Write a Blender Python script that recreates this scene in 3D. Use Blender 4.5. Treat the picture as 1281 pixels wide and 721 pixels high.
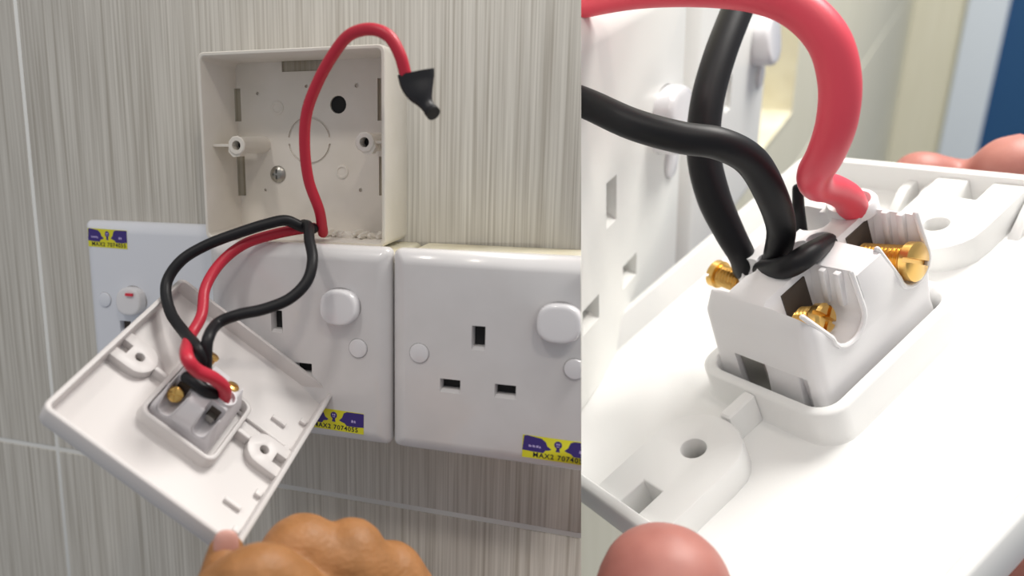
import bpy, bmesh, math, random
from mathutils import Vector, Matrix
random.seed(7)
for o in list(bpy.data.objects): bpy.data.objects.remove(o)
scn = bpy.context.scene
COL = scn.collection
# ------------------------------------------------------------------ camera
F, CX, CY = 950.0, 480.0, 360.5            # focal length and principal point in pixels of the 1281x721 frame
# rows: camera right, down, forward in wall axes (x right, y up, z out of the left wall), millimetres
RW = Matrix(((0.9416605533, -0.0037614421, -0.3365430936), (0.0629174954, -0.9803425043, 0.1870025751), (-0.3306308985, -0.1972673970, -0.9229132045)))
TW = Vector((-69.9589, -28.1684, 383.0811))
TO_WORLD = Matrix(((.001, 0, 0, 0), (0, 0, -.001, 0), (0, .001, 0, 0), (0, 0, 0, 1)))   # wall mm -> world m
CAMW = -(RW.transposed() @ TW)
def cam_to_wall(c): return RW.transposed() @ (Vector(c) - TW)
cam = bpy.data.cameras.new('camera'); camo = bpy.data.objects.new('camera', cam); COL.objects.link(camo)
cam.sensor_width = 36; cam.lens = F / 1281 * 36
cam.shift_x = (640.5 - CX) / 1281; cam.clip_start = .005; cam.clip_end = 100
r3 = TO_WORLD.to_3x3() * 1000
m = (r3 @ Matrix((RW[0], -Vector(RW[1]), -Vector(RW[2]))).transposed()).to_4x4()
m.translation = TO_WORLD @ CAMW
camo.matrix_world = m; scn.camera = camo
cam.dof.use_dof = True; cam.dof.focus_distance = .345; cam.dof.aperture_fstop = 26.7 / 4.6
# ------------------------------------------------------------------ world, light, exposure
w = bpy.data.worlds.new('room_air'); scn.world = w; w.use_nodes = True
_n = w.node_tree; _tc = _n.nodes.new('ShaderNodeTexCoord'); _sp = _n.nodes.new('ShaderNodeSeparateXYZ'); _mr = _n.nodes.new('ShaderNodeMapRange'); _cr = _n.nodes.new('ShaderNodeValToRGB')
_n.links.new(_tc.outputs['Generated'], _sp.inputs[0]); _n.links.new(_sp.outputs['Z'], _mr.inputs[0]); _mr.inputs[1].default_value = -1; _mr.inputs[2].default_value = 1
_cr.color_ramp.elements[0].color = (.22, .24, .27, 1); _cr.color_ramp.elements[1].color = (.54, .535, .53, 1)      # darker floor side, lighter ceiling side
_n.links.new(_mr.outputs[0], _cr.inputs[0]); _n.links.new(_cr.outputs[0], _n.nodes['Background'].inputs[0]); _n.nodes['Background'].inputs[1].default_value = 1.0
scn.view_settings.view_transform = 'Standard'; scn.view_settings.look = 'None'; scn.view_settings.gamma = 1
scn.view_settings.use_curve_mapping = False; scn.view_settings.exposure = 0.0
def area(name, loc, target, size, power, col=(1, 1, 1)):
    l = bpy.data.lights.new(name, 'AREA'); l.shape = 'DISK'; l.size = size; l.energy = power; l.color = col
    o = bpy.data.objects.new(name, l); COL.objects.link(o); o.location = loc
    o.rotation_euler = (Vector(target) - Vector(loc)).to_track_quat('-Z', 'Y').to_euler(); return o
# wall axes: world x right, -y toward the camera, z up (metres)
area('ceiling_lamp_left', (-.12, -.85, 1.10), (.05, 0, -.05), .16, 3.1, (1, .94, .88))
area('ceiling_lamp_right', (.55, -.75, .95), (.05, 0, -.05), .10, 1.6, (1, .90, .78))
area('added_closeup_light', (.62, .22, .95), (.32, .12, -.05), .5, 15, (1, .97, .92))  # added light, no visible source; brightens the close-up set
area('added_far_wall_light', (1.2, .9, 1.6), (2.2, 2.3, .3), .9, 55, (1, .97, .90))  # added light to lift the far walls, no visible source
# ------------------------------------------------------------------ materials
def mat(name, col, rough=.4, metal=0, noise=None, bump=None, spec=.5, coat=0, sss=0, ssc=None):
    mt = bpy.data.materials.new(name); mt.use_nodes = True; nt = mt.node_tree; b = nt.nodes['Principled BSDF']
    b.inputs['Base Color'].default_value = (*col, 1); b.inputs['Roughness'].default_value = rough; b.inputs['Metallic'].default_value = metal
    b.inputs['Specular IOR Level'].default_value = spec; b.inputs['Coat Weight'].default_value = coat
    if sss: b.inputs['Subsurface Weight'].default_value = sss; b.inputs['Subsurface Radius'].default_value = ssc or (.004, .002, .001); b.inputs['Subsurface Scale'].default_value = 1
    tc = nt.nodes.new('ShaderNodeTexCoord')
    if noise:   # (scale, colour2, contrast, stretch)
        sc, c2, lo, hi, st = noise
        mp = nt.nodes.new('ShaderNodeMapping'); mp.inputs['Scale'].default_value = st
        n = nt.nodes.new('ShaderNodeTexNoise'); n.inputs['Scale'].default_value = sc; n.inputs['Detail'].default_value = 5
        nt.links.new(tc.outputs['Object'], mp.inputs[0]); nt.links.new(mp.outputs[0], n.inputs[0])
        r = nt.nodes.new('ShaderNodeValToRGB'); r.color_ramp.elements[0].position = lo; r.color_ramp.elements[1].position = hi
        r.color_ramp.elements[0].color = (*col, 1); r.color_ramp.elements[1].color = (*c2, 1)
        nt.links.new(n.outputs[0], r.inputs[0]); nt.links.new(r.outputs[0], b.inputs['Base Color'])
    if bump:    # (scale, strength, distance, stretch)
        sc, stg, di, st = bump
        mp = nt.nodes.new('ShaderNodeMapping'); mp.inputs['Scale'].default_value = st
        n = nt.nodes.new('ShaderNodeTexNoise'); n.inputs['Scale'].default_value = sc; n.inputs['Detail'].default_value = 4
        nt.links.new(tc.outputs['Object'], mp.inputs[0]); nt.links.new(mp.outputs[0], n.inputs[0])
        bp = nt.nodes.new('ShaderNodeBump'); bp.inputs['Strength'].default_value = stg; bp.inputs['Distance'].default_value = di * .001
        nt.links.new(n.outputs[0], bp.inputs['Height']); nt.links.new(bp.outputs[0], b.inputs['Normal'])
    return mt
ONE = (1, 1, 1)
M = {}
M['white'] = mat('white_urea_plastic', (.70, .685, .69), .22, noise=(.05, (.66, .645, .645), .3, .7, ONE), coat=.2)
M['bluewhite'] = mat('cool_white_plastic', (.74, .76, .82), .25, coat=.2)
M['cap'] = mat('glossy_white_plastic', (.74, .73, .75), .18, coat=.3)
M['cream'] = mat('yellowed_cream_plastic', (.80, .76, .60), .45, noise=(.06, (.66, .60, .43), .4, .75, ONE))
M['box'] = mat('ivory_box_plastic', (.80, .76, .70), .42, noise=(.04, (.72, .68, .60), .35, .8, ONE))
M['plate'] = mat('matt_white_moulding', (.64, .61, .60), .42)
M['plateR'] = mat('lit_white_moulding', (.86, .86, .85), .35)  # lighter copy of the plate moulding, stronger light put into the colour
M['bright'] = mat('bright_socket_plastic', (.86, .86, .83), .3)
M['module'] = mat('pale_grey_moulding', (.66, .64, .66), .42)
M['moduleR'] = mat('lit_lilac_grey_moulding', (.84, .83, .84), .42, bump=(.35, .25, .3, ONE))  # lighter copy of the module moulding, brighter light painted in
M['gap'] = mat('painted_gap_shadow', (.30, .29, .29), .6)  # grey stands in for the contact shadow round rockers and caps
M['dark'] = mat('painted_hollow_shade', (.012, .012, .013), .8)  # near-black puts the shade inside slots and holes into the colour
M['brownhole'] = mat('dark_brown_recess_shade', (.06, .045, .035), .7)  # dark brown, shade of recesses and hollows put into the colour
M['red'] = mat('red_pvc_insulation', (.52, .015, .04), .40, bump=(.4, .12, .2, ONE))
M['redR'] = mat('lit_red_pvc_insulation', (.84, .075, .115), .42, bump=(.8, .12, .2, ONE))  # same insulation as the left wires, brighter light put into the colour
M['black'] = mat('black_pvc_insulation', (.008, .008, .010), .46, spec=.3, bump=(.5, .15, .2, ONE))
M['tape'] = mat('black_insulating_tape', (.006, .006, .009), .5)
M['brass'] = mat('brass', (.78, .50, .16), .28, 1, bump=(1.2, .1, .1, ONE))
M['steel'] = mat('dull_steel', (.42, .41, .38), .35, 1)
M['ink'] = mat('sticker_purple_ink', (.045, .022, .20), .35)
M['yellow'] = mat('sticker_yellow', (.72, .68, .02), .4)
M['blackink'] = mat('black_ink', (.01, .01, .02), .5)
M['lilac'] = mat('sticker_pale_ink', (.5, .42, .75), .4)
M['redmark'] = mat('red_indicator', (.75, .03, .06), .3)
M['grout'] = mat('white_grout', (.66, .67, .66), .8)
def tile_mat(name, c1, c2, c3, sc):
    mt = bpy.data.materials.new(name); mt.use_nodes = True; nt = mt.node_tree; b = nt.nodes['Principled BSDF']; b.inputs['Roughness'].default_value = .42
    tc = nt.nodes.new('ShaderNodeTexCoord')
    def ns(scx, scy, scale, det):
        mp = nt.nodes.new('ShaderNodeMapping'); mp.inputs['Scale'].default_value = (scx, scy, 1)
        n = nt.nodes.new('ShaderNodeTexNoise'); n.inputs['Scale'].default_value = scale; n.inputs['Detail'].default_value = 3
        nt.links.new(tc.outputs['Object'], mp.inputs[0]); nt.links.new(mp.outputs[0], n.inputs[0]); return n
    n1 = ns(1, .012, .80 * sc, 3); n2 = ns(1, .006, .2 * sc, 3)
    r = nt.nodes.new('ShaderNodeValToRGB'); e = r.color_ramp.elements
    e[0].position = .36; e[0].color = (*c1, 1); e[1].position = .62; e[1].color = (*c3, 1); k = e.new(.5); k.color = (*c2, 1)
    mx = nt.nodes.new('ShaderNodeMix'); mx.data_type = 'FLOAT'; mx.inputs[0].default_value = .35
    nt.links.new(n1.outputs[0], mx.inputs[2]); nt.links.new(n2.outputs[0], mx.inputs[3]); nt.links.new(mx.outputs[0], r.inputs[0])
    nt.links.new(r.outputs[0], b.inputs['Base Color']); return mt
M['tile'] = tile_mat('streaked_beige_tile', (.40, .37, .32), (.55, .525, .475), (.65, .625, .57), 1)
M['kwin'] = tile_mat('shaded_tile_in_knockout', (.30, .26, .19), (.40, .36, .28), (.46, .42, .35), 1)  # darker copy of the wall tile, shade in the box cut-outs painted in
M['tileR'] = tile_mat('pale_beige_tile', (.70, .67, .53), (.74, .71, .58), (.78, .75, .62), .3)
M['skinL'] = mat('tan_skin', (.29, .125, .036), .55, noise=(.14, (.38, .17, .058), .3, .7, ONE), bump=(.45, .7, .5, (1, 1.8, 1)), sss=.12)
M['skinR'] = mat('pink_skin', (.38, .135, .11), .5, noise=(.05, (.47, .19, .155), .35, .7, ONE), bump=(1.0, .12, .2, ONE), sss=.15)
M['nail'] = mat('pink_fingernail', (.58, .31, .26), .35)
M['blue'] = mat('blue_painted_door', (.012, .075, .20), .5)
M['frame'] = mat('pale_blue_white_frame', (.68, .74, .82), .5)
# ------------------------------------------------------------------ geometry helpers (all in millimetres inside a scaled root)
def cr(pts, n=10):      # Catmull-Rom through points
    P = [Vector(p) for p in pts]; P = [2 * P[0] - P[1]] + P + [2 * P[-1] - P[-2]]; out = []
    for i in range(1, len(P) - 2):
        for k in range(n):
            t = k / n; a, b, c, d = P[i - 1], P[i], P[i + 1], P[i + 2]
            out.append(.5 * ((2 * b) + (c - a) * t + (2 * a - 5 * b + 4 * c - d) * t * t + (3 * b - a - 3 * c + d) * t ** 3))
    return out + [P[-2]]
def crs(vals, n=10): return [v.x for v in cr([(v, 0, 0) for v in vals], n)]
def sweep(bm, pts, rad, seg=14, flat=None, side=None, round_end=True):
    pts = [Vector(p) for p in pts]; N = len(pts); rad = rad if hasattr(rad, '__len__') else [rad] * N
    if round_end:     # rounded tips
        d0 = (pts[0] - pts[1]).normalized(); d1 = (pts[-1] - pts[-2]).normalized(); r0, r1 = rad[0], rad[-1]
        a = [(.95, .3), (.7, .7), (.35, .93)]
        fl = flat or [1] * N
        rad = [r0 * s for c, s in a] + list(rad) + [r1 * s for c, s in reversed(a)]
        pts = [pts[0] + d0 * r0 * min(fl[0], 1) * c for c, s in a] + pts + [pts[-1] + d1 * r1 * min(fl[-1], 1) * c for c, s in reversed(a)]
        if flat: flat = [flat[0]] * 3 + list(flat) + [flat[-1]] * 3
        N = len(pts)
    t = (pts[1] - pts[0]).normalized(); u = Vector(side) if side else t.orthogonal(); rings = []
    for i in range(N):
        t = (pts[min(i + 1, N - 1)] - pts[max(i - 1, 0)]).normalized()
        u = (u - t * u.dot(t)).normalized(); v = t.cross(u); f = flat[i] if flat else 1
        rings.append([bm.verts.new(pts[i] + rad[i] * (math.cos(k * 2 * math.pi / seg) * u + f * math.sin(k * 2 * math.pi / seg) * v)) for k in range(seg)])
    for a, b in zip(rings, rings[1:]):
        for k in range(seg): bm.faces.new((a[k], a[(k + 1) % seg], b[(k + 1) % seg], b[k]))
    bm.faces.new(rings[0][::-1]); bm.faces.new(rings[-1])
def rr(hx, hy, r, cx=0, cy=0, seg=5):
    out = []
    for (sx, sy, a0) in ((1, 1, 0), (-1, 1, 90), (-1, -1, 180), (1, -1, 270)):
        for k in range(seg + 1):
            a = math.radians(a0 + 90 * k / seg); out.append((cx + sx * (hx - r) + r * math.cos(a), cy + sy * (hy - r) + r * math.sin(a)))
    return out
def circ(r, cx=0, cy=0, n=24, ry=None): return [(cx + r * math.cos(2 * math.pi * k / n), cy + (ry or r) * math.sin(2 * math.pi * k / n)) for k in range(n)]
def loft(bm, loops, cap0=True, cap1=True):      # loops: list of (outline2d, z) or list of 3d points
    R = []
    for L in loops:
        if isinstance(L, tuple): R.append([bm.verts.new((x, y, L[1])) for x, y in L[0]])
        else: R.append([bm.verts.new(p) for p in L])
    n = len(R[0])
    for a, b in zip(R, R[1:]):
        for k in range(n): bm.faces.new((a[k], a[(k + 1) % n], b[(k + 1) % n], b[k]))
    if cap0: bm.faces.new(R[0][::-1])
    if cap1: bm.faces.new(R[-1])
def box(bm, x0, x1, y0, y1, z0, z1, b=0):
    if b: loft(bm, [(rr((x1 - x0) / 2 - b, (y1 - y0) / 2 - b, b, (x0 + x1) / 2, (y0 + y1) / 2, 2), z0), (rr((x1 - x0) / 2, (y1 - y0) / 2, b * 1.2, (x0 + x1) / 2, (y0 + y1) / 2, 2), z0 + b), (rr((x1 - x0) / 2, (y1 - y0) / 2, b * 1.2, (x0 + x1) / 2, (y0 + y1) / 2, 2), z1 - b), (rr((x1 - x0) / 2 - b, (y1 - y0) / 2 - b, b, (x0 + x1) / 2, (y0 + y1) / 2, 2), z1)])
    else: loft(bm, [([(x0, y0), (x1, y0), (x1, y1), (x0, y1)], z0), ([(x0, y0), (x1, y0), (x1, y1), (x0, y1)], z1)])
def cyl(bm, c, axis, r, h, n=20, r2=None):
    c = Vector(c); q = Vector(axis).normalized(); u = q.orthogonal().normalized(); v = q.cross(u); r2 = r if r2 is None else r2
    A = [c + r * (math.cos(2 * math.pi * k / n) * u + math.sin(2 * math.pi * k / n) * v) for k in range(n)]
    B = [c + q * h + r2 * (math.cos(2 * math.pi * k / n) * u + math.sin(2 * math.pi * k / n) * v) for k in range(n)]
    loft(bm, [A, B])
def lathe(bm, c, axis, prof, n=24):        # prof: (radius, height) pairs
    c = Vector(c); q = Vector(axis).normalized(); u = q.orthogonal().normalized(); v = q.cross(u)
    loft(bm, [[c + q * h + r * (math.cos(2 * math.pi * k / n) * u + math.sin(2 * math.pi * k / n) * v) for k in range(n)] for r, h in prof])
def obj(name, bm, mt, parent=None, smooth=True, angle=38, bev=0):
    bmesh.ops.recalc_face_normals(bm, faces=bm.faces)
    me = bpy.data.meshes.new(name); bm.to_mesh(me); bm.free()
    o = bpy.data.objects.new(name, me); COL.objects.link(o); me.materials.append(M[mt] if isinstance(mt, str) else mt)
    if parent: o.parent = parent
    if bev:
        md = o.modifiers.new('edge', 'BEVEL'); md.width = bev; md.segments = 2; md.limit_method = 'ANGLE'; md.angle_limit = math.radians(35)
        bake(o)
    if smooth:
        o.data.polygons.foreach_set('use_smooth', [True] * len(o.data.polygons)); o.data.set_sharp_from_angle(angle=math.radians(angle))
    return o
def bake(o):
    bpy.context.view_layer.update(); dg = bpy.context.evaluated_depsgraph_get()
    me = bpy.data.meshes.new_from_object(o.evaluated_get(dg)); o.modifiers.clear(); o.data = me
def carve(o, cutters, bev=0, angle=38, self_=False):
    for bm in cutters:
        bmesh.ops.recalc_face_normals(bm, faces=bm.faces)
        me = bpy.data.meshes.new('c'); bm.to_mesh(me); bm.free(); c = bpy.data.objects.new('c', me); COL.objects.link(c)
        p = o.parent
        if p: c.parent = p
        md = o.modifiers.new('b', 'BOOLEAN'); md.operation = 'DIFFERENCE'; md.object = c; md.solver = 'EXACT'; md.use_self = self_; bake(o)
        bpy.data.objects.remove(c)
    if bev:
        md = o.modifiers.new('edge', 'BEVEL'); md.width = bev; md.segments = 2; md.limit_method = 'ANGLE'; md.angle_limit = math.radians(40); bake(o)
    o.data.polygons.foreach_set('use_smooth', [True] * len(o.data.polygons)); o.data.set_sharp_from_angle(angle=math.radians(angle))
def root(name, label, cat, mx, group=None):
    o = bpy.data.objects.new(name, None); COL.objects.link(o); o.empty_display_size = 5; o.matrix_world = mx
    o['label'] = label; o['category'] = cat
    if group: o['group'] = group
    return o
def tag(o, label, cat, group=None):
    o['label'] = label; o['category'] = cat
    if group: o['group'] = group
    return o
def new(): return bmesh.new()
def frame(x, y, z): return TO_WORLD @ Matrix.Translation((x, y, z))
# the left-hand set ends where its wall is cut off: a plane upright in the picture
CUT_N = Vector((1, 0, -(727 - CX) / F)); CUT_N = (RW.transposed() @ CUT_N).normalized()
def trim(o, local=(0, 0, 0)):       # cut a mesh (thing frame at local, wall mm) at the end of the wall
    bm = bmesh.new(); bm.from_mesh(o.data)
    res = bmesh.ops.bisect_plane(bm, geom=bm.verts[:] + bm.edges[:] + bm.faces[:], plane_co=CAMW - Vector(local), plane_no=CUT_N, clear_outer=True)
    ed = [e for e in res['geom_cut'] if isinstance(e, bmesh.types.BMEdge)]
    if ed:
        try: bmesh.ops.holes_fill(bm, edges=ed, sides=0)
        except Exception: pass
    bm.to_mesh(o.data); bm.free()
def pw(u, v, p):        # point at height p above the wall seen at pixel u, v (wall mm)
    d = RW.transposed() @ Vector(((u - CX) / F, (v - CY) / F, 1)); k = (p - CAMW.z) / d.z; return CAMW + d * k
def pc(u, v, z):        # point at camera depth z
    return cam_to_wall(((u - CX) / F * z, (v - CY) / F * z, z))

# ================================================================== LEFT SET: tiled wall
GX, GZ = -133.9, -135.6
wall = new(); box(wall, -330, 200, -330, 260, -14, -.45)
wo = obj('wall_back', wall, 'grout'); wo.matrix_world = TO_WORLD; wo['kind'] = 'structure'; trim(wo)
for (x0, x1) in ((-330, GX - 1.25), (GX + 1.25, 215)):
    for (y0, y1) in ((-330, GZ - 1.25), (GZ + 1.25, 260)):
        b = new(); box(b, x0, x1, y0, y1, -9, 0, .5)
        t = obj('tile', b, 'tile', wo); trim(t)
# ------------------------------------------------------------------ open mounting box
BD = 31.0; BXW = 86.0
bx = root('mounting_box', 'open ivory surface mounting box with no cover, fixed above the sockets', 'electrical box', frame(0, 0, 0))
b = new()
loft(b, [(rr(44.2, 42, 3, 41.4, 42.3), 0), (rr(44.6, 42, 3, 41.6, 42.3), BD - .5), (rr(44.2, 41.6, 2.8, 41.6, 42.3), BD), (rr(43.2, 40.6, 2, 41.6, 42.3), BD), (rr(42.8, 40.2, 2, 41.6, 42.3), BD - .5), (rr(42.0, 39.4, 3, 41.5, 42.3), 2)])
body = obj('box_shell', b, 'box', bx)
def q(u, v, p=2): w_ = pw(u, v, p); return w_.x, w_.y
cs = []
for (u0, v0, u1, v1) in ((352, 71, 411, 88), (286, 111, 302, 152), (293, 187, 308, 245), (472, 98, 478, 151), (474, 196, 481, 245)):
    x0, y0 = q(u0, v0); x1, y1 = q(u1, v1); c = new(); box(c, min(x0, x1), max(x0, x1), min(y0, y1), max(y0, y1), .9, 4); cs.append(c)
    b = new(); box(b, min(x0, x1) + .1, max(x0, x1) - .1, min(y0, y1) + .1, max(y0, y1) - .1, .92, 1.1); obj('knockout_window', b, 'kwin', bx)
kx, ky = q(387, 176); c = new()
for a0, a1 in ((8, 172), (188, 352)):
    arc = [(math.radians(a0 + (a1 - a0) * k / 20)) for k in range(21)]
    loft(c, [([(kx + 11.2 * math.cos(a), ky + 11.2 * math.sin(a)) for a in arc] + [(kx + 10.2 * math.cos(a), ky + 10.2 * math.sin(a)) for a in reversed(arc)], z) for z in (1.1, 4)])
cs.append(c)
for (u, v, r) in ((423, 131, 4.1), (383, 108, .8), (322, 117, .8), (446, 107, 1), (332, 238, .7), (451, 238, .9)):
    x, y = q(u, v); c = new(); cyl(c, (x, y, .6), (0, 0, 1), r, 4, 16); cs.append(c)
# notch where the wires come in through the lower side
x0 = pw(366, 285, BD).x; x1 = pw(408, 285, BD).x
carve(body, cs)
for (u, v) in ((347, 135), (428, 215)):
    x, y = q(u, v); b = new(); lathe(b, (x, y, 1.5), (0, 0, 1), [(3.2, 0), (3.2, .9), (2.7, 1.1), (2.2, 1.1), (2, .75)]); obj('round_knockout', b, 'box', bx)
x, y = q(423, 131); b = new(); cyl(b, (x, y, .55), (0, 0, 1), 4.0, .4); obj('open_hole', b, 'dark', bx)
x, y = q(348, 218); b = new(); lathe(b, (x, y, 1.6), (0, 0, 1), [(4.1, 0), (4.1, .8), (3.4, 1.6), (1.8, 2.2), (.5, 2.3)])
sc = obj('fixing_screw', b, 'steel', bx)
c1 = new(); box(c1, x - 2.4, x + 2.4, y - .5, y + .5, 2.6, 6); c2 = new(); box(c2, x - .5, x + .5, y - 2.4, y + 2.4, 2.6, 6); carve(sc, [c1, c2])
for s, (u, v) in ((-1, (296, 182)), (1, (456, 178))):
    p = pw(u, v, BD - 4)
    b = new(); lathe(b, (p.x, p.y, 2), (0, 0, 1), [(4.2, 0), (3.9, BD - 8), (4.4, BD - 6.5), (4.4, BD - 6), (3.9, BD - 5.6)], 10)
    cyl(b, (p.x + s * 1.0, p.y - 1.6, BD - 9), (0, 0, 1), 3.9, 4.6, 7)
    pil = obj('screw_pillar', b, 'box', bx)
    c = new(); cyl(c, (p.x, p.y, BD - 12), (0, 0, 1), 2.2, 14, 14); carve(pil, [c], self_=True)
    b = new(); cyl(b, (p.x, p.y, BD - 11), (0, 0, 1), 2.0, 2, 12); obj('screw_thread_hole', b, 'dark', pil)
    xe = -1 if s < 0 else 84
    b = new(); box(b, min(p.x + s * 3.5, xe), max(p.x + s * 3.5, xe), p.y - .6, p.y + .6, 8, BD - 6.5); obj('side_rib', b, 'box', bx)
b = new()
for k in range(9):      # chipped plastic along the lower edge
    xx = 50 + k * 3.6; loft(b, [(circ(2.2 + random.random(), xx, 3.0, 6), 12 + 8 * random.random() + k * .4), (circ(.8, xx, 3.3 + random.random() * 1.5, 6), 20 + 6 * random.random())])
obj('broken_edge', b, 'box', bx, smooth=False)

# ------------------------------------------------------------------ sockets
PS = 47.0
def faceplate(parent, mt, holes=(), h=8, half=43, name='faceplate', off=(0, 0)):
    b = new(); s = half
    loft(b, [(rr(s - .4, s - .4, 2.6), -h), (rr(s, s, 3), -h + .6), (rr(s, s, 3), -4.6), (rr(s - .4, s - .4, 2.8), -3.3), (rr(s - 1.5, s - 1.5, 2.2), -2.0), (rr(s - 4.2, s - 4.2, 1.4), -.45), (rr(s - 5.4, s - 5.4, 1.0), -.08), (rr(s - 6.2, s - 6.2, .8), 0)])
    o = obj(name, b, mt, parent, angle=50)
    if holes:
        cs = []
        for (x, y, hx, hy) in holes:
            c = new(); loft(c, [([(x - hx, y - hy), (x + hx, y - hy), (x + hx, y + hy), (x - hx, y + hy)], -h + 1), ([(x - hx, y - hy), (x + hx, y - hy), (x + hx, y + hy), (x - hx, y + hy)], -1.8), ([(x - hx - .5, y - hy - 1.6), (x + hx + .5, y - hy - 1.6), (x + hx + .5, y + hy + .3), (x - hx - .5, y + hy + .3)], .6)]); cs.append(c)
        carve(o, cs, angle=30)
    return o
def rocker(parent, x, y, hx, hy, tilt=1.5, mt='cap', hi=5.0):
    b = new()
    def ring(k, z, t): return [(px, py, z + t * (y - py) * -.0 + t * (py - y) / hy) for px, py in [(x + hx * k * math.copysign(abs(math.cos(t)) ** .78, math.cos(t)), y + hy * k * math.copysign(abs(math.sin(t)) ** .82, math.sin(t))) for t in [2 * math.pi * i / 40 for i in range(40)]]]
    loft(b, [ring(1.0, -.6, 0), ring(1.0, hi - 1.3, -.7 * tilt), ring(.95, hi - .4, -.7 * tilt), ring(.88, hi - .05, -.7 * tilt), ring(.75, hi + .05, -.7 * tilt)])
    o = obj('rocker_switch', b, mt, parent, angle=60)
    b = new(); loft(b, [(circ(hx + .45, x, y, 40, hy + .45), -.4), (circ(hx + .45, x, y, 40, hy + .45), .06)]); obj('switch_shadow_ring', b, 'gap', parent)  # thin dark ring painted as the rocker's contact shadow
    return o
def cap(parent, x, y, r=4.1, mt='cap'):
    b = new(); lathe(b, (x, y, -.5), (0, 0, 1), [(r, 0), (r, .9), (r * .93, 1.3), (r * .6, 1.6), (r * .2, 1.7)]); o = obj('screw_cap', b, mt, parent)
    b = new(); lathe(b, (x, y, -.3), (0, 0, 1), [(r + .22, 0), (r + .22, .36)]); obj('cap_shadow_ring', b, 'gap', parent); return o  # dark ring painted as the cap's contact shadow
def sticker(parent, x0, x1, y0, y1, z, full=True, ang=0, txt='MAX2 7074055'):
    R_ = Matrix.Rotation(ang, 3, 'Z'); ce = Vector(((x0 + x1) / 2, (y0 + y1) / 2, 0)); W_, H_ = x1 - x0, y1 - y0
    def T(px, py): v = R_ @ Vector(((px - .5) * W_, (py - .5) * H_, 0)) + ce; return (v.x, v.y)
    b = new(); loft(b, [([T(0, 0), T(1, 0), T(1, 1), T(0, 1)], z), ([T(0, 0), T(1, 0), T(1, 1), T(0, 1)], z + .10)]); st = obj('sticker', b, 'yellow', parent)
    b = new()
    for sh in ([(.0, .33), (.02, .97), (.06, 1), (.27, .92), (.33, .78), (.35, .62), (.41, .5), (.38, .44), (.33, .42), (.3, .3), (.17, .3)], [(1, .33), (1, .98), (.72, .97), (.67, .9), (.64, .66), (.59, .52), (.63, .46), (.68, .42), (.72, .3), (.86, .3)]):
        loft(b, [([T(*s) for s in sh], z + .1), ([T(*s) for s in sh], z + .16)])
    cc = [(.5 + .055 * math.cos(a * .5236), .73 + .17 * math.sin(a * .5236)) for a in range(12)]; loft(b, [([T(*s) for s in cc], z + .1), ([T(*s) for s in cc], z + .16)])
    loft(b, [([T(*s) for s in ((.47, .42), (.53, .42), (.52, .58), (.48, .58))], z + .1), ([T(*s) for s in ((.47, .42), (.53, .42), (.52, .58), (.48, .58))], z + .16)])
    pr = obj('purple_print', b, 'ink', st, smooth=False)
    b = new()
    for s in ([(.09, .5), (.09, .6), (.13, .56), (.13, .5)], [(.145, .5), (.145, .6), (.18, .58), (.18, .5)], [(.195, .5), (.195, .58), (.23, .6), (.23, .5)], [(.24, .48), (.24, .58), (.26, .56), (.26, .48)], [(.79, .5), (.80, .63), (.83, .6), (.83, .5)], [(.84, .5), (.84, .6), (.86, .62), (.87, .5)],
              [(.475, .72), (.475, .8), (.495, .8), (.495, .72)], [(.505, .72), (.505, .8), (.525, .8), (.525, .72)], [(.48, .64), (.48, .67), (.52, .67), (.52, .64)]):
        loft(b, [([T(*p_) for p_ in s], z + .16), ([T(*p_) for p_ in s], z + .2)])
    obj('pale_print', b, 'lilac', st, smooth=False)
    cu = bpy.data.curves.new('phone_number', 'FONT'); cu.body = txt; cu.size = H_ * .30; cu.align_x = 'CENTER'; cu.extrude = .03; cu.offset = H_ * .006; cu.space_character = 1.18
    tmp = bpy.data.objects.new('phone_number', cu); COL.objects.link(tmp); bpy.context.view_layer.update()
    me = bpy.data.meshes.new_from_object(tmp.evaluated_get(bpy.context.evaluated_depsgraph_get())); bpy.data.objects.remove(tmp)
    c_ = T(.53, .07); me.transform(Matrix.Translation((c_[0], c_[1], z + .14)) @ Matrix.Rotation(ang, 4, 'Z')); me.materials.clear(); me.materials.append(M['blackink'])
    o = bpy.data.objects.new('phone_number', me); COL.objects.link(o); o.parent = st
    return st
def loc(u, v, base, p=None): w_ = pw(u, v, p if p is not None else base[2]); return w_.x - base[0], w_.y - base[1]
def slot_shade_inserts(parent, holes):
    for (x, y, hx, hy) in holes:
        b = new(); box(b, x - hx + .05, x + hx - .05, y - hy + .05, y + hy - .05, -5.5, -4.6); obj('slot_shade_insert', b, 'dark', parent)  # near-black insert that paints the slot's inner shade
def descend(o):
    out = []
    for c in o.children: out.append(c); out += descend(c)
    return out
def trim_thing(r, base):
    bpy.context.view_layer.update()
    for c in descend(r):
        if c.type == 'MESH':
            trim(c, base)
            if not len(c.data.polygons): bpy.data.objects.remove(c)
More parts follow.
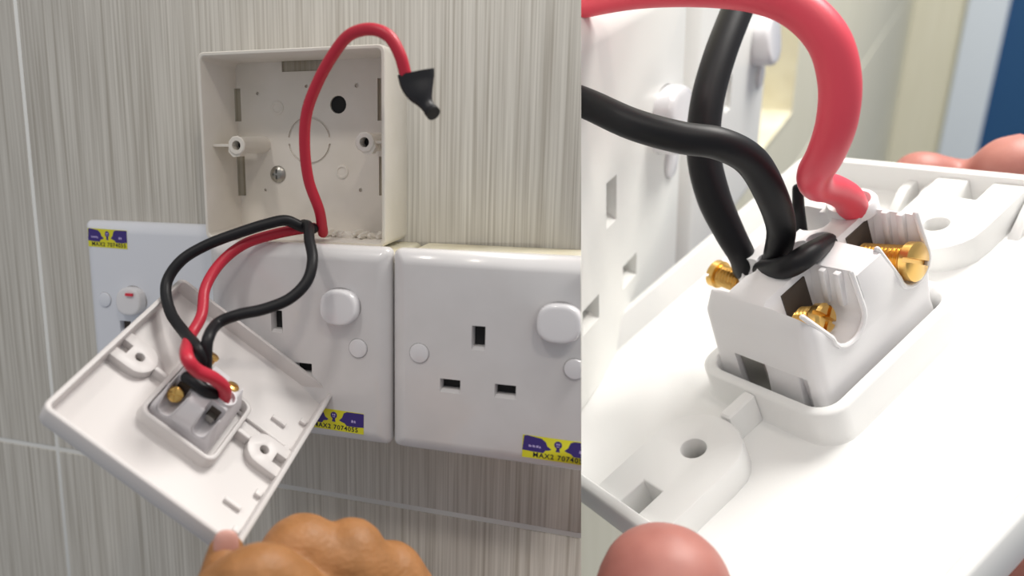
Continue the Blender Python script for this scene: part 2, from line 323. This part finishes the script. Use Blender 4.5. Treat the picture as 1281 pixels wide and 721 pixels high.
# right-hand socket
MX, MZ = 7.2, 2.2
def socket(cx, cy, label, slots, rock, caps, stk, name='wall_socket', back=True):
    base = (cx, cy, PS); r = root(name, label, 'socket', frame(*base), 'switched wall sockets in the lower row')
    if back:
        b = new(); loft(b, [(rr(42.6, 41.4, 2.5, 0, -1.8), -PS + .1), (rr(42.6, 41.4, 2.5, 0, -1.8), -8.0)]); obj('back_box', b, 'cream', r)
    H = []
    for (u, v, hx, hy) in slots: x, y = loc(u, v, base); H.append((x, y, hx, hy))
    faceplate(r, 'white', H); slot_shade_inserts(r, H)
    x, y = loc(rock[0], rock[1], base, PS + 2); rocker(r, x, y, rock[2], rock[3])
    for (u, v) in caps: x, y = loc(u, v, base); cap(r, x, y)
    x0, y0 = loc(stk[0], stk[1], base); sticker(r, x0, x0 + stk[2], y0 - stk[3], y0, .02, ang=stk[4])
    trim_thing(r, base); return r
socket(MX + 87 + 43, MZ - 43, 'white switched three-pin socket at the right end of its row, uncovered face, sticker lower right', ((598.5, 422, 2.4, 4.3), (563, 482, 3.9, 2.2), (632, 489, 3.9, 2.2)), (700, 404, 8.4, 7.4), ((524.5, 442), (719, 462)), (654, 544, 28, 9.5, -.01))
socket(MX + 43, MZ - 43, 'white switched three-pin socket partly covered by the hand-held switch plate and wires', ((346, 401, 2.4, 4.3), (322, 462, 3.9, 2.2), (379, 461, 3.9, 2.2)), (425, 384, 8.4, 7.4), ((448, 436),), (381, 508, 28, 9.5, -.02))
# left flush plate
PF = 7.0; LX, LZ = -95.4, 3.4
base = (LX + 43, LZ - 43, PF)
sp = root('wall_switch', 'bluish white flush plate behind, at the left end of the row, with red-marked rocker', 'switch', frame(*base))
hx_, hy_ = loc(157, 408, base)
faceplate(sp, 'bluewhite', ((hx_, hy_, 3.2, 2.6),), h=6.9)
b = new(); box(b, hx_ - 3, hx_ + 3, hy_ - 2.4, hy_ + 2.4, -4, -3); obj('slot_shade_insert', b, 'brownhole', sp)
x, y = loc(163, 377, base, PF + 3); rk = rocker(sp, x, y, 7.9, 7.4, 1.3, 'cap', 5.4)
b = new(); xm, ym = loc(161, 369, base, PF + 6); box(b, xm - 2.2, xm + 2.2, ym - .7, ym + .7, 5.2, 6.3); obj('red_mark', b, 'redmark', rk)
x, y = loc(131.5, 375, base); cap(sp, x, y, 4.0, 'bluewhite')
x0, y0 = loc(108.8, 286.5, base); sticker(sp, x0 + .4, x0 + 25.5, y0 - 9.6, y0 + .3, .05, ang=-.02)

# ================================================================== the switch plate, built twice
def screw(parent, c, axis, r=2.5, ln=6.5, slot='v', cross=False, mt='brass', label=None, sa=.5):
    ax = Vector(axis).normalized(); c = Vector(c)
    b = new(); prof = [(r * .78, -ln)]
    k = -ln
    while k < -1.9: prof += [(r * .80, k), (r * .66, k + .28), (r * .80, k + .56)]; k += .6
    prof += [(r * .72, -1.6), (r, -1.5), (r, -.35), (r * .82, 0)]
    lathe(b, c, ax, prof, 20); o = obj('terminal_screw', b, mt, parent)
    u = ax.cross(Vector((0, 0, 1))); u = u.normalized() if u.length > .1 else Vector((1, 0, 0)); v = ax.cross(u)
    def bar(d, e):
        bm_ = new(); pts = []
        for h in (-.9, 1): pts.append([c + ax * h + d * s1 * r * 1.3 + e * s2 * .36 for s1, s2 in ((-1, -1), (1, -1), (1, 1), (-1, 1))])
        loft(bm_, pts); return bm_
    e1 = (u * math.cos(sa) + v * math.sin(sa)); e2 = ax.cross(e1)
    cs = [bar(e1, e2)] + ([bar(e2, e1)] if cross else [])
    carve(o, cs); 
    if label: o['label'] = label
    return o
def switch_plate(r, g, mt, mmt, oth):
    h, hl, hr_, Ha, Hb, ca, cb, ra, rb, oa, ob = g
    b = new()
    O = lambda d, rad: rr(Ha - d, Hb - d, rad, ca, cb)
    loft(b, [(O(1.6, 2), -2.6), (O(.5, 3), -1.9), (O(0, 3.2), -.6), (O(0, 3.2), h - .4), (O(.4, 3), h), (O(1.7, 1.8), h), (O(2.0, 1.6), h - .4), (O(2.2, 1.4), .3), (O(2.6, 1.2), 0)])
    tray = obj('plate_shell', b, mt, r, angle=50)
    # lugs
    for s in (-1, 1):
        la = 30.0 * s; e = (ca + s * (Ha - 2.0)); w_ = 7.2
        pts = [(e, -w_), (la + s * 1, -w_)] + [(la - s * w_ * math.sin(math.radians(k)), -w_ * math.cos(math.radians(k))) for k in range(15, 170, 15)] + [(la + s * 1, w_), (e, w_)]
        nd, nw = (abs(e - la) - 5.0, 2.5) if oth == 'L' else (5.2, 1.9)
        pts += [(e, nw), (e - s * nd, nw), (e - s * nd, -nw), (e, -nw)]
        b = new(); loft(b, [(pts, -.2), (pts, hl)]); lg = obj('fixing_lug', b, mt, r, bev=0)
        c = new(); cyl(c, (la, 0, -1), (0, 0, 1), 1.9, hl + 3, 24); carve(lg, [c], bev=.35)
        b = new(); cyl(b, (la, 0, -.1), (0, 0, 1), 1.85, .35, 24); obj('lug_hole_floor', b, 'brownhole' if oth == 'R' else 'steel', lg)
        e2 = oa + s * ra; b = new(); box(b, min(la - s * w_, e2), max(la - s * w_, e2), -1.0, 1.0, -.2, hl + .6, .3); obj('lug_rib', b, mt, r)
    # collar around the switch body
    b = new(); q_ = lambda d, rad: rr(ra - d, rb - d, rad, oa, ob, 7)
    loft(b, [(q_(-.5, 4.6), -.2), (q_(0, 4.4), .4), (q_(.1, 4.4), hr_ - .4), (q_(.5, 4.2), hr_), (q_(1.7, 3.2), hr_), (q_(2.0, 3.0), hr_ - .4), (q_(2.0, 3.0), -.1)]); obj('collar', b, mt, r, angle=50)
    if oth == 'L': small = ((28.7, 18.5, 3.4, .9), (31.5, -26, 3.6, .9)); fins = ((37.6, 26), (37.6, 9), (37.8, -16), (38, -34))
    else: small = (); fins = ((38, 12), (38, 8), (38, -8.5), (38, -16), (38, -24))
    for (a_, b_, l1, l2) in small:
        bm_ = new(); box(bm_, a_ - l1, a_ + l1, b_ - l2, b_ + l2, -.1, 1.8, .3); obj('moulded_rib', bm_, mt, r)
    for (a_, b_) in fins:
        bm_ = new(); e = ca + Ha - 2.0
        if oth == 'L': box(bm_, a_ - 1.6, a_ + 1.2, b_ - 1.3, b_ + 1.3, -.1, 2.0, .3)
        else: loft(bm_, [[(e - 8.5, b_ - .9, -.1), (e, b_ - .9, -.1), (e, b_ - .9, h - 2.4), (e - 3, b_ - .9, h - 2.4)], [(e - 8.5, b_ + .9, -.1), (e, b_ + .9, -.1), (e, b_ + .9, h - 2.4), (e - 3, b_ + .9, h - 2.4)]])
        obj('rim_fin', bm_, mt, r, bev=.25)
    # a shallow web running from the collar to the rim
    if oth == 'L':
        bm_ = new(); box(bm_, 12, ca + Ha - 2.5, 9.2, 10.4, -.1, 1.5, .3); obj('moulded_rib', bm_, mt, r)
def switch_body(r, mt, ca, cb, A, B_, At, Bt, H, red, pit, term, posts, scr, skew=(0, 0)):
    sx, sy = skew
    b = new()
    loft(b, [(rr(A, B_, 1.6, ca, cb), .05), (rr(A - .3, B_ - .3, 1.6, ca, cb), 6), (rr(At + .8, Bt + .8, 2.0, ca + sx * .6, cb + sy * .6), H - 4), (rr(At, Bt, 1.8, ca + sx, cb + sy), H - .6), (rr(At - 1, Bt - 1, 1.4, ca + sx, cb + sy), H)])
    o = obj('switch_body', b, mt, r); cs = []
    for (a_, side, w_, zb, dp, wl, wr) in term:       # U-shaped terminal recesses: position a, side of b, half width, height of the bottom, depth
        c = new(); bo = cb + sy + side * (Bt + 6); bi = cb + sy + side * (Bt - dp)
        prof = [(-wl, H + 5), (-wl * .93 - .07 * w_, H), (-w_, zb + w_)] + [(w_ * math.cos(math.radians(180 + k)), zb + w_ + w_ * math.sin(math.radians(180 + k))) for k in range(15, 180, 15)] + [(w_, zb + w_), (wr * .93 + .07 * w_, H), (wr, H + 5)]
        loft(c, [[(a_ + px, bi, pz) for px, pz in prof], [(a_ + px * 1.12, bo, pz - .5) for px, pz in prof]]); cs.append(c)
    ra_, rb_, rr_ = red; c = new(); cyl(c, (ra_, rb_, H - 6), (0, 0, 1), rr_, 14, 22); cs.append(c)
    for (pa, pb, pr, ph) in pit: c = new(); cyl(c, (pa, pb, H - ph), (0, 0, 1), pr, 14, 16); cs.append(c)
    carve(o, cs, bev=.22, angle=40)
    for (a_, side, w_, zb, dp, wl, wr) in term:
        if side > 0: continue
        prof = [(-wl * .93 - .07 * w_, H), (-w_, zb + w_)] + [(w_ * math.cos(math.radians(180 + k)), zb + w_ + w_ * math.sin(math.radians(180 + k))) for k in range(20, 180, 20)] + [(w_, zb + w_), (wr * .93 + .07 * w_, H)]
        fy = lambda z_: cb + sy * min(1, z_ / (H - 4)) + side * (B_ - .3 + (Bt + .8 - B_ + .3) * max(0, min(1, (z_ - 6) / (H - 10))) - .15 - (0 if z_ < H - 4 else (z_ - H + 4) * .3))
        b = new(); sweep(b, [(a_ + px, fy(pz), pz) for px, pz in prof], .42, 8); obj('terminal_lip', b, mt, o)
        b = new(); bi = cb + sy + side * (Bt - dp); yy = sorted((bi - side * .2, bi + side * .25)); box(b, a_ - w_ * .72, a_ + w_ * .72, yy[0], yy[1], zb + w_ * .6, min(H - 1.2, zb + w_ * 2.6)); obj('terminal_shade_panel', b, 'brownhole', o)  # dark panel on the recess back paints its inner shade
    b = new(); lathe(b, (ra_, rb_, H - 1), (0, 0, 1), [(rr_ + .9, 0), (rr_ + .9, 1.6), (rr_ + .6, 2.1), (rr_ + .05, 2.1), (rr_, 1.4), (rr_, .2)]); cl = obj('wire_collar', b, mt, o)
    b = new(); cyl(b, (ra_, rb_, H - 5.9), (0, 0, 1), rr_ - .05, .3, 16); obj('wire_hole', b, 'dark', o)
    return o
def Mpose(R3, T, S):    # plate pose given in the camera frame -> world
    Rm = RW.transposed() @ R3; t = RW.transposed() @ (Vector(T) * S - TW)
    mm = (Rm * S).to_4x4(); mm.translation = t; return TO_WORLD @ mm
RL = Matrix(((0.79081007, 0.32074703, 0.52128762), (0.60863208, -0.50213145, -0.61435413), (0.06470265, 0.80310985, -0.59230754)))
RR = Matrix(((0.77590287, -0.41775992, -0.47270645), (-0.59585364, -0.23919661, -0.76664433), (0.20720350, 0.87650535, -0.43451707)))
TL = (-72.4557, 47.4224, 297.8089); TR = (73.4494, 10.6788, 125.7292); SR = 3.2
ML = Mpose(RL, TL, 1); MR = Mpose(RR, TR, SR)
def lp(Mx, u, v, n):    # plate coordinates at height n seen at pixel u, v
    inv = (TO_WORLD.inverted() @ Mx).inverted(); o_ = inv @ CAMW; d = (inv @ pw(u, v, 0)) - o_; k = (n - o_.z) / d.z; return o_ + d * k
L = root('light_switch', 'small white switch plate held diagonally, seen whole from its open back', 'switch', ML)
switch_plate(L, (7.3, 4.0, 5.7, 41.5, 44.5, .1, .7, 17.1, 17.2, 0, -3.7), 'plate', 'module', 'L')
HL_ = 17.0
def T_(u, v, n=HL_): p = lp(ML, u, v, n); return (p.x, p.y)
rd = T_(284, 499)
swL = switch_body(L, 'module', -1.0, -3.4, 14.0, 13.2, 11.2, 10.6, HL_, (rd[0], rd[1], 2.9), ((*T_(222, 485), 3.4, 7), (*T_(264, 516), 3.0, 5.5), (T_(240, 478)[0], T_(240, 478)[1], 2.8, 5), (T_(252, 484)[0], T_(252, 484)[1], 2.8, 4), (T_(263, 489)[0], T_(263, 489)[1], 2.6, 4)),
    ((T_(221, 495, 11)[0], -1, 3.3, 5, 7.5, 4.4, 4.4), (T_(262, 524, 11)[0], -1, 3.1, 6.5, 6.5, 3.6, 3.6), (T_(268, 445)[0], 1, 2.9, 8, 4, 3, 3), (T_(293, 483)[0], 1, 2.9, 9, 4, 3, 3)), 0, 0, skew=(-1.0, 1.0))
p = lp(ML, 219, 494, 11); screw(L, p, (0, -.75, .66), 3.0, 6, cross=True)
p = lp(ML, 263, 523, 10); b = new(); box(b, p.x - 1.6, p.x + 1.6, p.y - .6, p.y + 2.6, p.z - 2, p.z + 1.2); obj('terminal_nut', b, 'steel', L)
p = lp(ML, 268, 444, 14); screw(L, p, (0, .5, .87), 2.6, 6)
p = lp(ML, 292.5, 482.5, HL_ + .3); screw(L, p, (0, .25, .97), 2.6, 5)
# ------------------------------------------------------------------ wires of the left set
def wire(name, pts, r, mt, label, n=10, cat='wire', seg=16, rad=None, group=None):
    P = [Vector(p) for p in pts]; c = P[0].copy()
    b = new(); sweep(b, cr([p - c for p in P], n), crs(rad, n) if rad else r, seg)
    o = obj(name, b, mt); o.matrix_world = frame(*c); return tag(o, label, cat, group)
def LPw(a, b_, n): return (TO_WORLD.inverted() @ ML) @ Vector((a, b_, n))
def RPw(a, b_, n): return (TO_WORLD.inverted() @ MR) @ Vector((a, b_, n))
redhole = LPw(rd[0], rd[1], HL_ - 3.5)
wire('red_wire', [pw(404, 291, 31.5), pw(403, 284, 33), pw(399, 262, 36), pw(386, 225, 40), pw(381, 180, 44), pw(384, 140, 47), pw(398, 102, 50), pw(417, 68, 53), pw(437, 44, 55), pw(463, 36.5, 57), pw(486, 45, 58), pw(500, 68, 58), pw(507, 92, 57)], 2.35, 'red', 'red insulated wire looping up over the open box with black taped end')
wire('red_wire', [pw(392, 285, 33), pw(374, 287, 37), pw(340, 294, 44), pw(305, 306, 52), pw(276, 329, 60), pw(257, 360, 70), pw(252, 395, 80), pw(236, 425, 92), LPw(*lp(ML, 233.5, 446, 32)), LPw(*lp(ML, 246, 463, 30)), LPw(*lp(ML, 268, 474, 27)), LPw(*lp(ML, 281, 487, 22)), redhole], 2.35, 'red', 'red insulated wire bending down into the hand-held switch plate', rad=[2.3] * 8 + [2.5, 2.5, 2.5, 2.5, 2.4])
wire('black_wire', [pw(392, 286, 36), pw(378, 284, 41), pw(358, 276, 45), pw(335, 280, 50), pw(300, 291, 56), pw(258, 307, 62), pw(226, 327, 68), pw(208, 356, 74), pw(213, 390, 82), pw(232, 418, 90), LPw(*lp(ML, 247, 436, 26)), LPw(*lp(ML, 254, 458, 21)), LPw(*lp(ML, 243, 476, 13))], 2.35, 'black', 'black wire making the wide left loop from box to switch plate')
wire('black_wire', [pw(380, 281, 39), pw(386, 284, 44), pw(387, 300, 52), pw(391, 325, 60), pw(384, 352, 66), pw(362, 374, 72), pw(330, 387, 78), pw(298, 394, 84), pw(272, 405, 88), LPw(*lp(ML, 260, 425, 29)), LPw(*lp(ML, 258, 452, 23)), LPw(*lp(ML, 258, 480, 13))], 2.3, 'black', 'black wire bowing out right of the switch plate in front of the middle socket')
wire('black_wire', [LPw(*lp(ML, 234, 473, 17)), LPw(*lp(ML, 244, 479, 19)), LPw(*lp(ML, 256, 488, 19)), LPw(*lp(ML, 268, 493, 17))], 2.5, 'black', 'short black bridging wire tucked between the switch screws', cat='wire')
# taped end
tp = [pw(520, 90, 57), pw(522, 103, 57), pw(526, 116, 57.5), pw(533, 130, 58), pw(540, 139.5, 59)]
c0 = tp[0].copy(); b = new()
sweep(b, cr([p - c0 for p in tp], 6), crs([7.2, 6.7, 5.2, 2.7, 2.6], 6), 20, flat=crs([.38, .42, .6, .95, 1], 6), side=(1, 0, 0), round_end=False)
to = obj('tape_wrap', b, 'tape'); to.matrix_world = frame(*c0); tag(to, 'black insulating tape folded around the end of the red wire', 'tape')
b = new(); e0 = pw(543, 143, 60); cyl(b, tp[-1] - c0 - (e0 - tp[-1]) * .3, (e0 - tp[-1]), 2.75, (e0 - tp[-1]).length * 1.1, 18); obj('rolled_tip', b, 'black', to)

# ================================================================== RIGHT SET: close-up of the switch plate (everything there 3.2 x larger)
R_ = root('light_switch', 'large close-up back of a white switch plate filling the right picture', 'switch', MR)
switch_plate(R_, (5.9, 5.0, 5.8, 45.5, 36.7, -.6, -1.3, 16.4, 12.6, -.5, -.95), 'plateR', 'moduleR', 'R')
HR_ = 20.5
def TR_(u, v, n=HR_): p = lp(MR, u, v, n); return (p.x, p.y)
rd2 = TR_(1066, 258)
p1 = TR_(1035, 390, 12); p2 = TR_(1128, 322, 12)
swR = switch_body(R_, 'moduleR', -.6, -.6, 13.2, 10.2, 12.8, 8.9, HR_, (rd2[0], rd2[1], 2.7), ((*TR_(930, 335), 2.3, 5), (*TR_(965, 325), 2.3, 4), (*TR_(1000, 312), 2.2, 4), (*TR_(1025, 300), 2.0, 3), (*TR_(1018, 277), 2.5, 3.5)),
    ((-5.4, -1, 3.5, 11.3, 7.2, 6.4, 4.4), (9.4, -1, 3.4, 11.0, 7.2, 4.8, 4.2), (-7.5, 1, 2.8, 11, 4, 3.4, 3.4), (8, 1, 2.8, 11, 4, 3.4, 3.4)), 0, 0, skew=(1.9, -.3))
print('R terminals', p1, p2, rd2)
# clip slots and rib on the end face
c = new(); box(c, -20, -12.3, -8.4, 4.6, -1, 9.2); carve(swR, [c])
for (ta, t0) in ((-5.4, -3.3), (9.4, -3.1)):      # moulded ridges on the recess walls
    for k_ in (0, 1):
        b = new(); loft(b, [[(ta + 3.0 + .9 * f_, t0 - 1.2 - 2.3 * k_, zz) for f_, zz in ((0, 14.5), (1.4, 14.5), (1.6, 20.3), (.5, 20.3))], [(ta + 3.0 + .9 * f_, t0 - 2.2 - 2.3 * k_, zz) for f_, zz in ((0, 14.5), (1.4, 14.5), (1.6, 20.3), (.5, 20.3))]]); obj('wall_ridge', b, 'moduleR', swR, bev=.2)
b = new(); loft(b, [[(-12.2, -.6, .1), (-12.2, -6.6, .1), (-12.2, -6.6, 9.2), (-12.2, -.6, 9.2)], [(-13.9, -.6, .1), (-13.9, -6.6, .1), (-12.9, -6.4, 9.2), (-12.9, -.8, 9.2)]]); obj('clip_rib', b, 'moduleR', swR, bev=.2)
b = new(); box(b, -12.6, -12.25, .2, 4.4, .2, 8.6); obj('clip_slot', b, 'steel', swR)
screw(R_, (-5.4, -7.3, 14.6), (.15, -1, .25), 2.3, 4.5, cross=True, label='recessed cross-head screw')
screw(R_, (9.7, -11.3, 14.9), (.12, -1, .08), 3.0, 8, sa=-.75, label='protruding slotted brass screw')
screw(R_, lp(MR, 893, 341, 15), (0, 1, .1), 2.4, 6)
# wires
RS = 6.9
hole = RPw(rd2[0], rd2[1], HR_ - 3)
wire('red_wire', [pc(600, 60, 390), pc(660, 22, 380), pc(727, 4, 372), pc(800, -10, 352), pc(880, -14, 330), pc(950, -8, 312), pc(1000, 12, 304), pc(1036, 50, 300), pc(1050, 100, 302), pc(1047, 150, 308), pc(1034, 190, 318), pc(1020, 216, 332), pc(1022, 232, 348), pc(1042, 237, 360), pc(1062, 250, 372), hole], RS, 'redR', 'thick red wire arching across the top of the close-up into the switch', seg=24, rad=[7.2, 7.2, 7.3, 7.5, 7.7, 7.8, 7.8, 7.8, 7.7, 7.6, 7.4, 7.2, 7.0, 7.0, 7.0, 7.0])
wire('black_wire', [pc(600, 95, 400), pc(660, 105, 385), pc(727, 127, 368), pc(790, 155, 352), pc(850, 172, 343), pc(900, 180, 340), pc(940, 202, 345), pc(965, 245, 355), pc(977, 285, 368), pc(972, 318, 380), RPw(*lp(MR, 966, 330, 17))], RS, 'black', 'black wire coming in from the left across the other black wire in the close-up', seg=24, rad=[7.2] * 7 + [7.0, 6.6, 6.2, 5.6])
wire('black_wire', [pc(950, -60, 420), pc(925, 5, 410), pc(900, 70, 402), pc(884, 130, 398), pc(880, 190, 397), pc(892, 245, 397), pc(912, 290, 397), pc(928, 320, 397), RPw(*lp(MR, 932, 338, 17))], RS, 'black', 'black wire dropping from the top edge behind the other wires in the close-up', seg=24, rad=[8.3] * 6 + [7.4, 6.6, 6])
wire('black_wire', [pc(998, 236, 392), pc(999, 262, 396), pc(1001, 290, 402), RPw(*lp(MR, 1003, 312, 17))], 3, 'black', 'thin black ribbed stub of wire behind the red wire in the close-up', rad=[2.6, 3, 3.6, 4.0])
wire('black_wire', [RPw(*lp(MR, 955, 338, 19)), RPw(*lp(MR, 985, 334, 22)), RPw(*lp(MR, 1012, 318, 22.5)), RPw(*lp(MR, 1036, 302, 20))], 5, 'black', 'short black bridging wire lying on top of the close-up switch body', rad=[5.2, 5.6, 5.4, 4.2])
# ------------------------------------------------------------------ room behind the close-up, axes seen in the picture
def basis():
    h = Vector(((1290 - CX) / F, (-235 - CY) / F, 1)).normalized(); d = Vector(((760 - CX) / F, 0, 1))
    y_ = -(h.x * d.x + h.z * d.z) / h.y; d = Vector((d.x, y_, d.z)).normalized(); n = h.cross(-d).normalized()
    return [(RW.transposed() @ v).normalized() for v in (h, -d, n)]
hx3, up3, nn3 = basis()        # along the socket wall, up, out of the wall (towards the right)
if nn3.dot(cam_to_wall((0, 0, 0)) - pc(765, 250, 430)) < 0: nn3 = -nn3
O3 = pc(765, 250, 430)
def mframe(o, x, y, z): mm = Matrix((x, y, z)).transposed().to_4x4(); mm.translation = o; return TO_WORLD @ mm
M3 = mframe(O3, hx3, up3, nn3); inv3 = (TO_WORLD.inverted() @ M3).inverted()
if M3.to_3x3().determinant() < 0: print('WARNING mirrored')
def l3(u, v, p):
    o_ = inv3 @ CAMW; d = (inv3 @ pw(u, v, 0)) - o_; k = (p - o_.z) / d.z; return o_ + d * k
def trim_room(o):
    bpy.context.view_layer.update(); iv = o.matrix_world.inverted(); co = iv @ Vector((0, .018, 0)); no = (o.matrix_world.to_3x3().transposed() @ Vector((0, -1, 0))).normalized()
    bm = bmesh.new(); bm.from_mesh(o.data); res = bmesh.ops.bisect_plane(bm, geom=bm.verts[:] + bm.edges[:] + bm.faces[:], plane_co=co, plane_no=no, clear_outer=True)
    ed = [e for e in res['geom_cut'] if isinstance(e, bmesh.types.BMEdge)]
    if ed: bmesh.ops.holes_fill(bm, edges=ed, sides=0)
    bm.to_mesh(o.data); bm.free()
    if not len(o.data.polygons): bpy.data.objects.remove(o)
WB = -118.0                    # wall surface behind the mounted boxes
XE = l3(1135, 60, WB).x        # where the end wall meets the socket wall
b = new(); box(b, -900, XE, -2600, 1500, WB - 30, WB - 3)
ws = obj('wall_left', b, 'grout'); ws.matrix_world = M3; ws['kind'] = 'structure'
yj = l3(1100, 50, WB).y; xj = l3(1052, 60, WB).x
xs = [xj - 1800, xj - 900, xj, XE]
for x0, x1 in zip(xs, xs[1:]):
    for y0, y1 in ((-2500, yj - 1000), (yj - 994, yj - 504), (yj - 498, yj - 4), (yj + 4, yj + 1000)):
        b = new(); box(b, max(x0, -890) + 3, x1 - 3, y0, y1, WB - 20, WB, 1.5); obj('tile', b, 'tileR', ws)
trim_room(ws)
for t in list(ws.children): trim_room(t)
b = new(); box(b, XE - 20, XE, -2600, 1500, WB, WB + 420)
we = obj('wall_back', b, 'tileR'); we.matrix_world = M3; we['kind'] = 'structure'
def ze(u, v):      # position on the end wall
    o_ = inv3 @ CAMW; d = (inv3 @ pw(u, v, 0)) - o_; return (o_ + d * ((XE - o_.x) / d.x))
z1, z2 = ze(1192, 100).z, ze(1242, 100).z
b = new(); box(b, XE - 70, XE - 20, -2600, 1500, z1, z2, 4)
o = obj('door_frame', b, 'frame'); o.matrix_world = M3; o['kind'] = 'structure'; o.name = 'trim_1'
b = new(); box(b, XE - 30, XE + 5, -2600, 1500, z2, z2 + 900); box(b, XE - 36, XE - 30, -300, 100, z2 + 80, z2 + 700, 2)
o = obj('door_1', b, 'blue'); o.matrix_world = M3; o['kind'] = 'structure'
print('end', XE, z1, z2)
SB = 2.75
def m3f(x, y, z, s=SB): return M3 @ Matrix.Translation((x, y, z)) @ Matrix.Scale(s, 4)
def far_socket(x, y, label, full=True):
    r = root('wall_socket', label, 'socket', m3f(x, y, 0), 'blurred sockets on the wall behind the close-up')
    b = new(); loft(b, [(rr(42.4, 42.4, 2.5), WB / SB + .1), (rr(42.4, 42.4, 2.5), -8)]); obj('back_box', b, 'cream', r)
    H = [(-7.5, 4, 2.4, 4.3), (-18.6, -17, 3.9, 2.2), (3.6, -17, 3.9, 2.2)]
    faceplate(r, 'bright', H); slot_shade_inserts(r, H); rocker(r, 24, 12, 8.4, 7.4); cap(r, -30, 0); cap(r, 30, 0)
    for c in descend(r): trim_room(c)
    return r
cx0 = l3(765, 250, 0).x + 7.5 * SB
far_socket(cx0, -4 * SB, 'out-of-focus white socket nearest the close-up, at its left edge')
far_socket(cx0 + 88 * SB, -4 * SB, 'out-of-focus white socket second along the wall, behind the black wires')
r = root('mounting_box', 'out-of-focus cream box last along the wall, seen left of the red wire', 'electrical box', m3f(cx0 + 192 * SB, 8 * SB, WB + 1))
b = new(); loft(b, [(rr(43, 60, 3), 0), (rr(43, 60, 3), 33), (rr(41, 58, 2), 34), (rr(39, 56, 2), 34), (rr(38.5, 55.5, 2), 6)]); obj('box_shell', b, 'cream', r)
b = new(); box(b, -30, 30, -40, 40, 6.5, 9, 1); obj('inner_cover', b, 'bright', r)

# ================================================================== hands
def hand(name, chains, vox, mt, label, smooth=14):
    c0 = pc(*chains[0][0][:3]); bm = new()
    for ch in chains:
        P = [pc(*c[:3]) - c0 for c in ch]; R = [c[3] for c in ch]
        sweep(bm, cr(P, 6), crs(R, 6), 18)
        for p_, r_ in zip(P, R): bmesh.ops.create_icosphere(bm, subdivisions=3, radius=r_ * .98, matrix=Matrix.Translation(p_))
    me = bpy.data.meshes.new(name); bmesh.ops.recalc_face_normals(bm, faces=bm.faces); bm.to_mesh(me); bm.free()
    o = bpy.data.objects.new(name, me); COL.objects.link(o); me.materials.append(M[mt])
    md = o.modifiers.new('r', 'REMESH'); md.mode = 'VOXEL'; md.voxel_size = vox; sm = o.modifiers.new('s', 'SMOOTH'); sm.factor = .5; sm.iterations = smooth; bake(o)
    o.data.polygons.foreach_set('use_smooth', [True] * len(o.data.polygons))
    if not len(o.data.materials): o.data.materials.append(M[mt])
    o.matrix_world = frame(*c0); tag(o, label, 'hand'); return o, c0
hl, c0 = hand('hand', [
    [(283, 691, 253, 6.4), (279, 715, 250, 7.4), (275, 760, 246, 9), (300, 860, 244, 13)],
    [(276, 738, 238, 8.5), (312, 724, 236, 10), (345, 728, 240, 11), (400, 800, 250, 15)],
    [(345, 716, 257, 10), (380, 689, 263, 13.0), (412, 750, 265, 16), (420, 900, 262, 20)],
    [(440, 692, 266, 12.4), (462, 770, 268, 15), (440, 900, 264, 20)],
    [(489, 720, 272, 12.5), (520, 800, 272, 15), (470, 900, 266, 20)],
    [(384, 703, 263, 12.8), (412, 702, 264, 12.4), (440, 706, 265, 12.8), (468, 720, 268, 12.2), (492, 734, 271, 12.5)],
    [(384, 740, 264, 15), (440, 745, 265, 15), (500, 770, 270, 14)],
    [(300, 860, 244, 13), (380, 900, 256, 19), (430, 1000, 258, 26), (440, 1150, 262, 27)]], .8, 'skinL', 'tan hand gripping the bottom corner of the hand-held switch plate', 26)
b = new(); nc = pc(283, 682, 248.2) - c0; vd = (CAMW - pc(283, 682, 250)).normalized(); upv = (pc(283, 660, 250) - pc(283, 700, 250)).normalized(); sdv = upv.cross(vd).normalized()
loops = []
for k, (r1, hgt) in enumerate(((1, -.9), (.97, -.2), (.8, .35), (.5, .7), (.15, .85))):
    loops.append([nc + sdv * (4.2 * r1 * math.copysign(abs(math.cos(t)) ** .8, math.cos(t))) + upv * (5.0 * r1 * math.copysign(abs(math.sin(t)) ** .8, math.sin(t))) + vd * hgt for t in [2 * math.pi * i / 24 for i in range(24)]])
loft(b, loops); nl = obj('fingernail', b, 'nail', hl, angle=80); nl['label'] = 'pale pink nail'
hr, c1 = hand('hand', [
    [(832, 736, 268, 23.6), (822, 800, 262, 25.5), (800, 920, 256, 29), (850, 1100, 280, 40)],
    [(1268, 214, 462, 23), (1330, 235, 466, 27), (1450, 330, 462, 28), (1560, 520, 430, 32), (1480, 760, 390, 40)],
    [(1150, 220, 490, 17), (1240, 262, 492, 20), (1400, 420, 480, 26), (1500, 620, 430, 34)],
    [(1332, 762, 395, 45), (1480, 760, 370, 40)],
    [(1332, 762, 395, 45), (1250, 980, 330, 44), (1000, 1100, 300, 46), (850, 1100, 280, 40)]], 3.2, 'skinR', 'large pink hand around the close-up switch plate, thumb at bottom and fingertip at top right')
